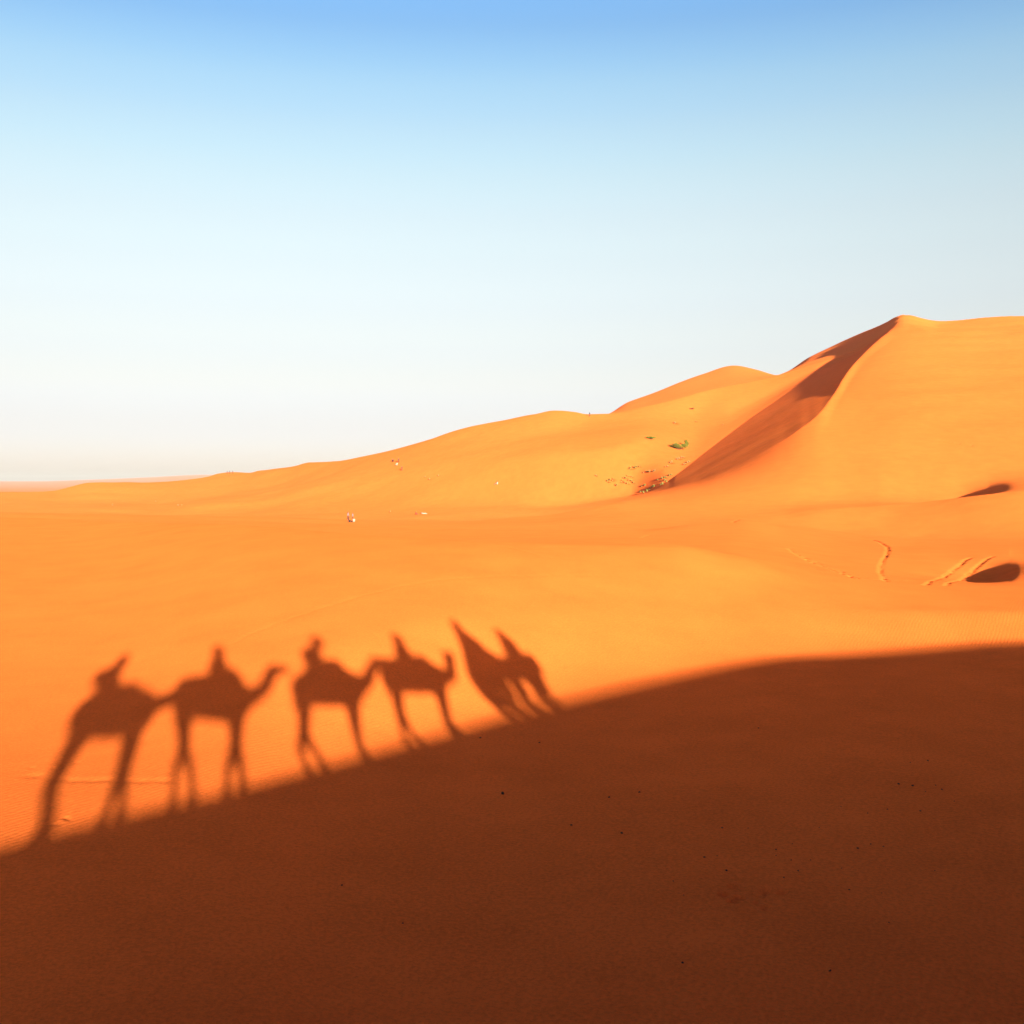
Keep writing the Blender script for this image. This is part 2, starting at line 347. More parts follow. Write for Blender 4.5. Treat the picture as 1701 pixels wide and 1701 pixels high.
def sand_material():
    m = bpy.data.materials.new('sand'); m.use_nodes = True; t = m.node_tree; t.nodes.clear()
    n = t.nodes.new; L = t.links.new
    out = n('ShaderNodeOutputMaterial'); d = n('ShaderNodeBsdfDiffuse'); d.inputs['Roughness'].default_value = 0.42
    tc = n('ShaderNodeTexCoord')
    big = n('ShaderNodeTexNoise'); big.inputs['Scale'].default_value = 0.006; big.inputs['Detail'].default_value = 4
    rr = n('ShaderNodeValToRGB'); e = rr.color_ramp.elements
    e[0].position = .30; e[0].color = (0.93, 0.168, 0.031, 1); e[1].position = .70; e[1].color = (0.93, 0.214, 0.042, 1)
    L(tc.outputs['Object'], big.inputs['Vector']); L(big.outputs[0], rr.inputs[0])
    med = n('ShaderNodeTexNoise'); med.inputs['Scale'].default_value = 0.35; med.inputs['Detail'].default_value = 6; med.inputs['Roughness'].default_value = .65
    L(tc.outputs['Object'], med.inputs['Vector'])
    fine = n('ShaderNodeTexNoise'); fine.inputs['Scale'].default_value = 14; fine.inputs['Detail'].default_value = 8; fine.inputs['Roughness'].default_value = .8
    L(tc.outputs['Object'], fine.inputs['Vector'])
    a = n('ShaderNodeMath'); a.operation = 'MULTIPLY_ADD'; a.inputs[1].default_value = .40; a.inputs[2].default_value = .80; L(med.outputs[0], a.inputs[0])
    b = n('ShaderNodeMath'); b.operation = 'MULTIPLY_ADD'; b.inputs[1].default_value = 1.2; b.inputs[2].default_value = .4; L(fine.outputs[0], b.inputs[0])
    c = n('ShaderNodeMath'); c.operation = 'MULTIPLY'; L(a.outputs[0], c.inputs[0]); L(b.outputs[0], c.inputs[1])
    mx = n('ShaderNodeVectorMath'); mx.operation = 'SCALE'; L(rr.outputs[0], mx.inputs[0]); L(c.outputs[0], mx.inputs['Scale'])
    L(mx.outputs[0], d.inputs['Color'])
    # wind ripples
    wv = n('ShaderNodeTexWave'); wv.inputs['Scale'].default_value = 2.2; wv.inputs['Distortion'].default_value = 5; wv.inputs['Detail'].default_value = 3; wv.inputs['Detail Scale'].default_value = 1.2
    mp = n('ShaderNodeMapping'); mp.inputs['Rotation'].default_value = (0, 0, .5); L(tc.outputs['Object'], mp.inputs[0]); L(mp.outputs[0], wv.inputs['Vector'])
    b1 = n('ShaderNodeBump'); b1.inputs['Strength'].default_value = .2; b1.inputs['Distance'].default_value = .02; L(wv.outputs['Fac'], b1.inputs['Height'])
    b2 = n('ShaderNodeBump'); b2.inputs['Strength'].default_value = .35; b2.inputs['Distance'].default_value = .02; L(fine.outputs[0], b2.inputs['Height']); L(b1.outputs[0], b2.inputs['Normal'])
    L(b2.outputs[0], d.inputs['Normal'])
    L(d.outputs[0], out.inputs[0])
    return m
SAND = sand_material()
me = grid_mesh('sand_dunes', XX, YY, ZZ); me.materials.append(SAND)
ground = bpy.data.objects.new('sand_dunes', me); COL.objects.link(ground)
tag(ground, 'orange sand dunes rolling up to a high ridge at the right', 'dunes', kind='structure')

# the crest under the caravan, behind and beside the viewpoint
us = np.concatenate([np.arange(-60, -14, 1.5), np.arange(-14, 40, .3), np.arange(40, 110, 2)])
ws = np.concatenate([np.arange(-80, -4, 2), np.arange(-4, 5, .15), np.arange(5, 75, 1.2)])
UU, WW = np.meshgrid(us, ws)
GX = UU*U2[0]+WW*S2[0]; GY = UU*U2[1]+WW*S2[1]
GZ = height(GX, GY)
inside = (GY > 4.4) & (np.abs(GX) < GY*0.77)          # wherever the dune sheet itself lies, keep well below it
GZ = np.where(inside, GZ-0.6, GZ)
me = grid_mesh('caravan_ridge', GX, GY, GZ); me.materials.append(SAND)
ridge = bpy.data.objects.new('caravan_ridge', me); COL.objects.link(ridge)
tag(ridge, 'sand ridge whose shadow covers the foreground', 'dune', kind='structure')

# ------------------------------------------------------------------ the air
def haze_box():
    x0, x1, y0, y1, z0, z1 = -19000, 19000, -400, 21000, -47, 115
    v = [(x, y, z) for z in (z0, z1) for y in (y0, y1) for x in (x0, x1)]
    f = [(0, 2, 3, 1), (4, 5, 7, 6), (0, 1, 5, 4), (2, 6, 7, 3), (0, 4, 6, 2), (1, 3, 7, 5)]
    me = bpy.data.meshes.new('haze'); me.from_pydata(v, [], f); me.update()
    m = bpy.data.materials.new('haze'); m.use_nodes = True; t = m.node_tree; t.nodes.clear()
    o = t.nodes.new('ShaderNodeOutputMaterial'); p = t.nodes.new('ShaderNodeVolumePrincipled')
    p.inputs['Color'].default_value = (0.93, 0.93, 0.95, 1); p.inputs['Density'].default_value = HAZE; p.inputs['Anisotropy'].default_value = 0.0
    t.links.new(p.outputs[0], o.inputs['Volume']); me.materials.append(m)
    ob = bpy.data.objects.new('haze', me); COL.objects.link(ob)
    tag(ob, 'thin morning haze over the dunes', 'haze', kind='stuff')
HAZE = 0.5/9000
haze_box()

# ------------------------------------------------------------------ soft bodies: tapered limbs fused into one surface
def limb(V, Fc, p0, r0, p1, r1, seg=10):
    p0 = Vector(p0); p1 = Vector(p1); ax = p1-p0
    if ax.length < 1e-4: ax = Vector((0, 0, 1e-3))
    L = ax.length; q = ax.to_track_quat('Z', 'Y').to_matrix(); rings = []
    prof = [(-r0*math.cos(a), r0*math.sin(a)) for a in (0.0, .45, 0.9, 1.25, math.pi/2)] + [(L+r1*math.sin(a), r1*math.cos(a)) for a in (0, .35, .7, 1.15, math.pi/2)]
    b0 = len(V)
    V.append(p0+q@Vector((0, 0, -r0)))
    for h, r in prof[1:-1]:
        for k in range(seg):
            t = 2*math.pi*k/seg; V.append(p0+q@Vector((r*math.cos(t), r*math.sin(t), h)))
    V.append(p0+q@Vector((0, 0, L+r1))); n = len(prof)-2; last = len(V)-1
    for k in range(seg):
        k2 = (k+1) % seg
        Fc.append((b0, b0+1+k2, b0+1+k))
        for j in range(n-1):
            a = b0+1+j*seg; Fc.append((a+k, a+k2, a+seg+k2, a+seg+k))
        a = b0+1+(n-1)*seg; Fc.append((a+k, a+k2, last))

def fused(name, limbs, mat, parent=None, voxel=0.03, smooth=4):
    V, Fc = [], []
    for l in limbs: limb(V, Fc, *l)
    me = bpy.data.meshes.new(name); me.from_pydata(V, [], Fc); me.update(); me.materials.append(mat)
    o = bpy.data.objects.new(name, me); COL.objects.link(o)
    r = o.modifiers.new('fuse', 'REMESH'); r.mode = 'VOXEL'; r.voxel_size = voxel; r.use_smooth_shade = True
    if smooth:
        sm = o.modifiers.new('relax', 'SMOOTH'); sm.factor = .5; sm.iterations = smooth
    if parent is not None:
        o.parent = parent; o.matrix_parent_inverse = Matrix.Translation(-parent.location)
    return o

def empty(name, loc):
    e = bpy.data.objects.new(name, None); e.location = loc; e.empty_display_size = .2; COL.objects.link(e); return e

HIDE = principled('camel_hair', (0.30, 0.18, 0.09), .95, (5, .25), .4)
HIDE2 = principled('pale_camel_hair', (0.42, 0.28, 0.15), .95, (5, .25), .4)
HIDE3 = principled('dark_camel_hair', (0.17, 0.09, 0.05), .95, (5, .25), .4)
SKIN = principled('skin', (0.42, 0.23, 0.15), .6, (12, .08))
BLANKETS = [principled('striped_red_blanket', (0.35, 0.05, 0.04), .95, (20, .5), .5), principled('blue_blanket', (0.06, 0.09, 0.25), .95, (20, .5), .5), principled('brown_blanket', (0.22, 0.12, 0.06), .95, (20, .5), .5)]
STEEL = principled('saddle_steel', (0.25, 0.25, 0.26), .4)
def cloth(name, c): return principled(name, c, .9, (9, .18), .3)
NAVY = cloth('navy_cloth', (.03, .05, .12)); WHITE = cloth('white_cloth', (.50, .46, .36)); KHAKI = cloth('khaki_cloth', (.30, .24, .15)); RED = cloth('red_cloth', (.40, .05, .04))
DENIM = cloth('denim', (.07, .11, .20)); BLACK = cloth('black_cloth', (.03, .03, .035)); GREY = cloth('grey_cloth', (.25, .25, .27)); INDIGO = cloth('indigo_cloth', (.03, .05, .22)); BROWN = cloth('brown_cloth', (.16, .07, .04))

def landmark(x, y, w=0.0):
    P = unproject(x, y); s = P[:2]@S2; t = (s-(WC+w))/np.linalg.norm(D[:2])
    return Vector(P-D*t), P[1]/F         # world point, metres per pixel there

def ground_at(x, y):
    return float(height(np.array([float(x)]), np.array([float(y)]))[0])

def px_limbs(items):
    out = []
    for (x0, y0, r0, x1, y1, r1, w0, w1) in items:
        p0, k0 = landmark(x0, y0, w0); p1, k1 = landmark(x1, y1, w1)
        g = lambda r: r+(2.2 if r > 5 else .8 if r > 2 else 0)
        out.append((p0, g(r0)*k0, p1, g(r1)*k1))
    return out

def leg(path, w):
    """hip ... foot, last point set down on the sand"""
    pts = []
    for i, (x, y, r) in enumerate(path):
        p, k = landmark(x, y, w*(1 if i else .6)); pts.append((p, max(.055, (r+1.3)*k)))
    p, r = pts[-1]; g = ground_at(p.x, p.y); shin = pts[-2][0]
    foot = Vector((p.x, p.y, g+.05)); r = max(.05, min(r, .085))
    out = [(a[0], a[1], b[0], b[1]) for a, b in zip(pts[:-2], pts[1:-1])]
    out.append((shin, pts[-2][1], foot+Vector((0, 0, .05)), r*.75))
    fw = Vector((U2[0], U2[1], 0)); out.append((foot-fw*.05, .065, foot+fw*.07, .06))
    return out

def camel(body, legs, blanket, handle, hide, label, blk, tail, ears):
    L = px_limbs([(a, b, r*(1.08 if r > 12 else 1.05), c, d, q*(1.08 if q > 12 else 1.05), e_, f) for a, b, r, c, d, q, e_, f in body])
    feet = []
    for path, w in legs:
        l = leg(path, w); L += l; feet.append(l[-1][0])
    L += px_limbs([tail]) + px_limbs(ears)
    base = sum(feet, Vector())/len(feet); base.z = ground_at(base.x, base.y)
    e = empty('camel', base)
    fused('body', L, hide, e, .03, 5)
    fused('saddle_blanket', px_limbs(blanket), BLANKETS[blk], e, .03, 3)
    fused('saddle_handle', px_limbs(handle), STEEL, e, .012, 0)
    tag(e, label, 'camel', 'camels of the caravan')
    return e

def rider(pelvis, chest, head, w, top, legs_c, scarf, label, extra=(), arms=None, lean=0):
    P, kp = landmark(*pelvis[:2], w); C_, kc = landmark(*chest[:2], w); Hd, kh = landmark(*head[:2], w)
    rp, rc = pelvis[2]*kp*1.2, chest[2]*kc*1.32; fw = Vector((U2[0], U2[1], 0)); lt = Vector((S2[0], S2[1], 0)); up = Vector((0, 0, 1))
    up2 = (C_-P).normalized(); hr = .175
    e = empty('person', P)
    neck = C_+(Hd-C_)*.45
    sh = [C_+up2*rc*.35+lt*.17*k for k in (-1, 1)]
    knees = [P+fw*.30-up*.22+lt*.34*k for k in (-1, 1)]; ank = [k_-up*.40-fw*.05 for k_ in knees]
    if arms is None: arms = [(sh[i]-up*.26+fw*.06+lt*.05*(-1, 1)[i], sh[i]-up*.34+fw*.30-lt*.05*(-1, 1)[i]) for i in (0, 1)]
    B = [(C_, .07, neck, .055), (neck, .055, Hd-up*.06, .06), (Hd-up*.03, hr*.86, Hd+up*.04, hr), (Hd+fw*.09, .03, Hd+fw*.11-up*.02, .022)]
    for el, hd in arms:
        B.append((el, .04, hd, .032)); d_ = (hd-el).normalized()
        for q in range(4): B.append((hd, .02, hd+d_*.09+up*(.022*(q-1.5)), .012))
        B.append((hd, .02, hd+d_*.04+up*.05, .013))
    for a in ank: B.append((a, .05, a+fw*.16-up*.03, .04)); B.append((a, .05, a+up*.1, .045))
    B += [(P, rp*.55, C_, rc*.6), (C_, rc*.55, C_+up2*rc*.3, .07)]
    for i in (0, 1):
        B += [(C_+up2*rc*.2, .05, sh[i], .045), (sh[i], .045, arms[i][0], .042), (arms[i][0], .042, arms[i][1], .032)]
        B += [(P, .08, knees[i], .05), (knees[i], .05, ank[i], .04)]
    fused('body', B, SKIN, e, .016, 2)
    T = [(P, rp, C_, rc*1.15), (C_, rc*1.15, C_+up2*rc*.45, rc*.9), (C_+up2*rc*.5, rc*.7, neck, .10)]
    for i in (0, 1): T += [(C_, rc*.7, sh[i], .085), (sh[i], .08, arms[i][0], .06), (arms[i][0], .06, arms[i][0]+(arms[i][1]-arms[i][0])*.8, .045)]
    T += px_limbs([tuple(q)+(w, w) for q in extra])
    fused('jacket', T, top, e, .02, 3)
    K = []
    for i in (0, 1): K += [(P, rp*.8, knees[i], .085), (knees[i], .08, ank[i], .055)]
    fused('trousers', K, legs_c, e, .025, 3)
    fused('headscarf', [(Hd+up*.05, hr*1.12, Hd+up*.07-fw*.02, hr*1.1), (Hd-up*.08-fw*.03, .075, neck-fw*.02, .085)], scarf, e, .016, 2)
    tag(e, label, 'person', 'riders of the caravan')
    return e

# first camel (nearest the left edge of the picture, seen as shadow on the sand)
camel([(150, 1186, 26, 190, 1180, 31, 0, 0), (190, 1180, 31, 226, 1180, 29, 0, 0), (185, 1165, 20, 196, 1150, 12, 0, 0),
       (232, 1172, 19, 262, 1168, 10, 0, 0), (262, 1168, 10, 286, 1160, 9, 0, 0), (286, 1160, 9, 303, 1146, 8, 0, 0), (303, 1146, 8, 320, 1143, 5, 0, 0)],
      [([(140, 1204, 16), (106, 1262, 11), (81, 1306, 8), (64, 1388, 6)], -.2), ([(146, 1204, 15), (112, 1262, 10), (88, 1306, 8), (80, 1380, 6)], .2),
       ([(222, 1206, 15), (201, 1283, 9), (172, 1362, 6)], -.18), ([(226, 1206, 14), (206, 1283, 9), (199, 1358, 6)], .18)],
      [(172, 1164, 22, 214, 1158, 20, 0, 0), (176, 1180, 14, 206, 1190, 14, .42, .42), (176, 1180, 14, 206, 1190, 14, -.42, -.42)],
      [(216, 1152, 1, 219, 1126, 1, 0, 0), (219, 1126, 1.4, 219, 1126, 1.4, -.18, .18)], HIDE,
      'last camel in the line, rear legs stretched back, its shadow farthest left on the sand', 0, (136, 1190, 3, 118, 1232, 2, 0, 0), [(303, 1140, 2, 300, 1134, 1.5, .06, .1), (303, 1140, 2, 300, 1134, 1.5, -.06, -.1)])
rider((184, 1150, 13), (180, 1131, 13), (204, 1099), 0, NAVY, DENIM, WHITE, 'person in dark jacket with bulging pack, leaning forward on the last camel', [(168, 1132, 10, 166, 1124, 9), (184, 1122, 11, 196, 1108, 7), (196, 1108, 7, 205, 1098, 7)])

# second camel, carrying the photographer
camel([(315, 1157, 26, 350, 1157, 28, 0, 0), (350, 1157, 28, 386, 1162, 28, 0, 0), (360, 1142, 18, 374, 1130, 12, 0, 0), (312, 1145, 18, 320, 1140, 14, 0, 0),
       (396, 1162, 20, 422, 1155, 11, 0, 0), (422, 1155, 11, 440, 1142, 9, 0, 0), (440, 1142, 9, 450, 1119, 8, 0, 0), (450, 1117, 8, 456, 1113, 7.5, 0, 0), (456, 1113, 7, 476, 1112, 4.5, 0, 0)],
      [([(303, 1178, 15), (305, 1225, 10), (304, 1248, 8), (291, 1276, 5.5), (289, 1326, 5)], -.2), ([(305, 1178, 15), (306, 1225, 10), (307, 1248, 8), (317, 1276, 5.5), (320, 1322, 5)], .2),
       ([(393, 1184, 14), (391, 1238, 9), (379, 1275, 6), (377, 1312, 5)], -.18), ([(393, 1184, 14), (392, 1238, 9), (401, 1275, 6), (403, 1306, 5)], .18)],
      [(330, 1142, 18, 384, 1138, 20, 0, 0), (340, 1150, 14, 376, 1160, 14, .42, .42), (340, 1150, 14, 376, 1160, 14, -.42, -.42), (376, 1124, 11, 383, 1122, 11, 0, 0)],
      [(390, 1136, 1, 390, 1110, 1, 0, 0), (390, 1110, 1.4, 390, 1110, 1.4, -.18, .18)], HIDE2,
      'pale camel with raised neck and forward muzzle, casting the second shadow from the left', 1, (294, 1150, 3, 290, 1190, 2, 0, 0), [(450, 1110, 2, 446, 1104, 1.5, .06, .1), (450, 1110, 2, 446, 1104, 1.5, -.06, -.1)])
ph = rider((362, 1128, 13), (362, 1108, 11), (363, 1085), .10, KHAKI, BLACK, GREY, 'person in khaki jacket sitting upright on the pale second camel, hands raised', [(362, 1118, 12, 363, 1096, 9)])

# third camel
camel([(508, 1145, 22, 540, 1138, 28, 0, 0), (540, 1137, 29, 580, 1142, 24, 0, 0), (528, 1122, 19, 554, 1112, 15, 0, 0),
       (590, 1141, 17, 609, 1132, 10, 0, 0), (609, 1132, 10, 617, 1112, 8, 0, 0), (617, 1112, 8, 624, 1101, 7.5, 0, 0), (624, 1100, 7, 648, 1098, 4.5, 0, 0)],
      [([(503, 1160, 14), (505, 1200, 9), (503, 1222, 8), (497, 1246, 5.5), (512, 1279, 5)], -.2), ([(505, 1160, 14), (506, 1200, 9), (506, 1222, 8), (520, 1243, 5.5), (537, 1272, 5)], .2),
       ([(583, 1156, 13), (588, 1200, 8), (603, 1256, 5.5)], -.12), ([(585, 1156, 13), (591, 1200, 8), (606, 1254, 5.5)], .12)],
      [(520, 1126, 18, 566, 1126, 18, 0, 0), (528, 1134, 13, 560, 1144, 13, .42, .42), (528, 1134, 13, 560, 1144, 13, -.42, -.42)],
      [(566, 1122, 1, 566, 1098, 1, 0, 0), (566, 1098, 1.4, 566, 1098, 1.4, -.18, .18)], HIDE,
      'camel with forelegs together and muzzle at the next rump, casting the third shadow', 2, (490, 1142, 3, 488, 1180, 2, 0, 0), [(621, 1094, 2, 617, 1088, 1.5, .06, .1), (621, 1094, 2, 617, 1088, 1.5, -.06, -.1)])
rider((525, 1113, 12), (519, 1092, 11), (528, 1068), 0, RED, DENIM, INDIGO, 'person in a red jacket with a small pack, riding the third camel from the left', [(520, 1088, 9, 527, 1070, 7), (511, 1092, 8, 509, 1085, 7)])

# fourth camel
camel([(654, 1125, 21, 688, 1121, 26, 0, 0), (688, 1121, 26, 722, 1126, 21, 0, 0), (672, 1110, 16, 700, 1104, 14, 0, 0),
       (732, 1126, 14, 749, 1122, 9, 0, 0), (749, 1121, 9, 748, 1105, 8, 0, 0), (748, 1105, 8, 746, 1093, 8, 0, .1), (747, 1092, 6.5, 737, 1086, 4, .1, .4)],
      [([(656, 1138, 12), (663, 1180, 7.5), (667, 1206, 5), (674, 1233, 4.5)], -.2), ([(658, 1138, 12), (664, 1180, 7.5), (677, 1206, 5), (694, 1229, 4.5)], .2),
       ([(729, 1138, 11), (739, 1184, 6.5), (749, 1216, 4.5)], -.16), ([(731, 1138, 11), (742, 1184, 6.5), (759, 1214, 4.5)], .16)],
      [(662, 1110, 17, 708, 1112, 16, 0, 0), (672, 1120, 11, 700, 1128, 11, .42, .42), (672, 1120, 11, 700, 1128, 11, -.42, -.42)],
      [(708, 1110, 1, 707, 1090, 1, 0, 0), (707, 1090, 1.4, 707, 1090, 1.4, -.18, .18)], HIDE3,
      'dark camel with head held high and turned aside, casting the fourth shadow', 0, (640, 1124, 3, 644, 1158, 2, 0, 0), [(751, 1088, 2, 753, 1082, 1.5, .06, .1), (748, 1088, 2, 750, 1082, 1.5, -.06, -.1)])
rider((677, 1106, 10), (668, 1084, 10), (661, 1064), 0, GREY, KHAKI, WHITE, 'person in a grey jacket riding the dark fourth camel', [(673, 1094, 11, 664, 1070, 7)])

# fifth camel, turned almost end-on where the ridge bends
camel([(798, 1113, 23, 822, 1113, 21, 0, -1.0), (806, 1106, 16, 812, 1098, 12, -.3, -.5), (800, 1100, 13, 796, 1088, 10, .3, .7), (796, 1088, 10, 792, 1072, 8, .7, 1.0), (792, 1072, 7, 798, 1074, 4.5, 1.0, 1.4)],
      [([(796, 1128, 18), (813, 1152, 16), (838, 1187, 9)], .05), ([(804, 1128, 18), (820, 1152, 14), (843, 1186, 8)], -.3),
       ([(824, 1126, 9), (842, 1150, 5), (853, 1184, 4.5)], -1.0), ([(828, 1126, 9), (850, 1150, 5), (862, 1180, 4.5)], -.75)],
      [(796, 1104, 20, 822, 1104, 18, -.1, -.8), (796, 1116, 20, 822, 1160, 14, .1, .1), (804, 1124, 18, 834, 1166, 11, -.5, -.5)],  # the hanging cloth over the legs is added to thicken their shadow
      [(792, 1100, 1, 790, 1084, 1, .1, .1), (790, 1084, 1.4, 790, 1084, 1.4, 0, .3)], HIDE2,
      'pale camel turned nearly end-on, casting the tall fifth shadow from the left', 2, (826, 1112, 3, 834, 1140, 2, -1.4, -1.45), [(790, 1066, 2, 787, 1062, 1.5, 1.0, 1.0), (794, 1066, 2, 797, 1062, 1.5, 1.0, 1.0)])
rider((794, 1090, 18), (776, 1066, 12), (759, 1042), -.3, INDIGO, WHITE, INDIGO, 'person in a flowing indigo cloak and peaked hood riding the fifth camel', [(757, 1036, 4, 754, 1028, 2), (762, 1050, 7, 790, 1088, 19), (785, 1078, 14, 812, 1096, 16), (776, 1080, 10, 790, 1118, 16)])

# leading camel
camel([(846, 1110, 18, 876, 1113, 16, -1.0, -.2), (856, 1100, 13, 862, 1096, 11, -.7, -.5), (878, 1108, 13, 890, 1110, 10, 0, .5), (890, 1110, 10, 882, 1096, 8, .5, .9), (882, 1096, 7, 876, 1092, 5, .9, 1.25)],
      [([(889, 1122, 13), (903, 1148, 11), (916, 1171, 8)], -.05), ([(880, 1120, 13), (895, 1146, 10), (908, 1172, 7)], -.3),
       ([(848, 1124, 9), (864, 1150, 5), (874, 1178, 4.5)], -1.1), ([(852, 1124, 9), (874, 1150, 5), (884, 1176, 4.5)], -.85)],
      [(850, 1102, 15, 876, 1106, 14, -.8, -.2), (880, 1116, 15, 901, 1150, 11, -.1, -.1)],  # drape down the legs added to fill out the shadow they cast
      [(878, 1100, 1, 874, 1084, 1, 0, 0), (874, 1084, 1.4, 874, 1084, 1.4, -.1, .2)], HIDE,
      'leading camel, legs close together, casting the rightmost camel shadow', 1, (842, 1108, 3, 848, 1132, 2, -1.4, -1.45), [(881, 1090, 2, 883, 1086, 1.5, .9, .9), (878, 1090, 2, 876, 1086, 1.5, .9, .9)])
rider((860, 1096, 12), (846, 1074, 11), (832, 1056), -.5, WHITE, BROWN, BLACK, 'person in a pale robe and peaked hood riding the leading camel', [(830, 1052, 4, 825, 1045, 2), (842, 1070, 9, 866, 1100, 13), (856, 1086, 10, 884, 1108, 11)])

# ------------------------------------------------------------------ people far off on the dunes
def seat_on_sand(x, y):
    P = unproject(x, y); X, Y = P[0], P[1]
    z = float(base_height(np.array([X]), np.array([Y]))[0]); return Vector((X, Y, z))

def walker(x, y, pose, top, low, scarf, label, face=0.0, group=None, sc=1.0):
    g = seat_on_sand(x, y); e = empty('person', g)
    c, s_ = math.cos(face), math.sin(face)
    def q(a, b, h): return g+Vector((a*c-b*s_, a*s_+b*c, h))*sc
    if pose == 'stand':
        hip, ch, hd = q(0, 0, .92), q(.02, 0, 1.32), q(.04, 0, 1.60)
        legs = [[q(0, .09, .88), q(.14, .1, .48), q(.05, .1, .07)], [q(0, -.09, .88), q(-.05, -.1, .47), q(-.26, -.1, .09)]]
        arms = [[q(.02, .2, 1.38), q(-.08, .27, 1.12), q(.02, .26, .88)], [q(.02, -.2, 1.38), q(.1, -.27, 1.13), q(.26, -.24, .95)]]
    elif pose == 'sit':
        hip, ch, hd = q(0, 0, .14), q(-.06, 0, .52), q(0, 0, .82)
        legs = [[q(0, .1, .13), q(.42, .14, .42), q(.62, .12, .06)], [q(0, -.1, .13), q(.46, -.1, .38), q(.70, -.12, .06)]]
        arms = [[q(-.06, .2, .6), q(.05, .26, .38), q(.32, .2, .42)], [q(-.06, -.2, .6), q(.04, -.26, .38), q(.34, -.16, .40)]]
    else:
        hip, ch, hd = q(0, 0, .16), q(-.42, 0, .24), q(-.74, 0, .36)
        legs = [[q(0, .1, .15), q(.42, .14, .30), q(.84, .12, .07)], [q(0, -.1, .15), q(.44, -.1, .14), q(.88, -.12, .07)]]
        arms = [[q(-.46, .2, .26), q(-.60, .32, .1), q(-.42, .36, .06)], [q(-.46, -.2, .26), q(-.3, -.28, .18), q(-.1, -.2, .26)]]
    B = [(hip, .12*sc, ch, .12*sc), (ch, .08, ch+(hd-ch)*.6, .055), (hd, .1*sc, hd+Vector((0, 0, .04)), .1*sc), (hd+Vector((c, s_, 0))*.09, .025, hd+Vector((c, s_, -.2))*.11, .02)]
    T = [(hip, .15*sc, ch, .17*sc)]; K = []
    for l in legs:
        B += [(l[0], .07, l[1], .05), (l[1], .05, l[2], .04), (l[2], .045, l[2]+Vector((c, s_, 0))*.17, .035)]; K += [(hip, .12*sc, l[0], .1), (l[0], .1, l[1], .075), (l[1], .075, l[2], .06)]
    for a in arms:
        B += [(ch, .06, a[0], .05), (a[0], .045, a[1], .04), (a[1], .038, a[2], .03), (a[2], .03, a[2]+(a[2]-a[1]).normalized()*.12, .02)]
        T += [(ch, .13, a[0], .08), (a[0], .075, a[1], .06), (a[1], .06, a[1]+(a[2]-a[1])*.8, .05)]
    fused('body', B, SKIN, e, .024, 2); fused('jacket', T, top, e, .03, 2); fused('trousers', K, low, e, .03, 2)
    fused('hair', [(hd+Vector((-c*.03, -s_*.03, .03)), .11*sc, hd+Vector((-c*.04, -s_*.04, -.04)), .10*sc)], scarf, e, .024, 1)
    tag(e, label, 'person', group)
    return e
GM = 'people on the middle slope'; GL = 'people near the dip'; GS = 'people on the left skyline'
walker(652.5, 767, 'sit', BLACK, BLACK, BLACK, 'dark-clothed person farthest left of the four on the middle slope', -1.2, GM, 1.3)
walker(662, 768, 'stand', BROWN, BLACK, BLACK, 'person in brown standing just behind the one in white on the middle slope', -1.5, GM)
walker(659.5, 773, 'sit', WHITE, WHITE, BROWN, 'person all in white sitting amid the four on the middle slope', -2.0, GM, 1.35)
walker(667.5, 782, 'stand', RED, BROWN, BLACK, 'person in rust red standing lowest of the four on the middle slope', -.8, GM)
walker(578, 864, 'stand', GREY, BLACK, BLACK, 'person in grey standing on the left of the pair in the sandy dip', 0.2, GL)
walker(580.2, 867.5, 'sit', BLACK, BLACK, BLACK, 'small dark person sitting at the feet of the standing pair in the dip', 0.3, GL, .8)
walker(586, 864, 'stand', GREY, BROWN, BROWN, 'person in grey top and brown trousers standing on the right of the pair', 3.0, GL)
walker(588, 867, 'sit', WHITE, WHITE, BLACK, 'person in white sitting in front of the right standing one in the dip', -1.5, GL, .85)
walker(704, 854, 'lie', WHITE, WHITE, BLACK, 'person in pale robe lying on one side on the sand below the slope', 0.15, None, 1.15)
walker(691, 855, 'sit', RED, BROWN, BLACK, 'small person in dark red sitting beside the one lying in a pale robe', .2)
walker(826, 805, 'sit', WHITE, KHAKI, BROWN, 'person in white sitting alone in the middle of the wide slope', 3.3, None, 1.3)
walker(979.4, 692, 'stand', BLACK, BLACK, BLACK, 'lone dark person standing in the saddle of the skyline', 0)
for k, (x, t) in enumerate([(377.5, 'left'), (381.5, 'middle'), (386.5, 'right')]):
    walker(x, 787.0, 'stand', (BROWN, BLACK, BROWN)[k], BLACK, BLACK, 'tiny dark person standing at the %s of three on the left skyline' % t, .3*k, GS)

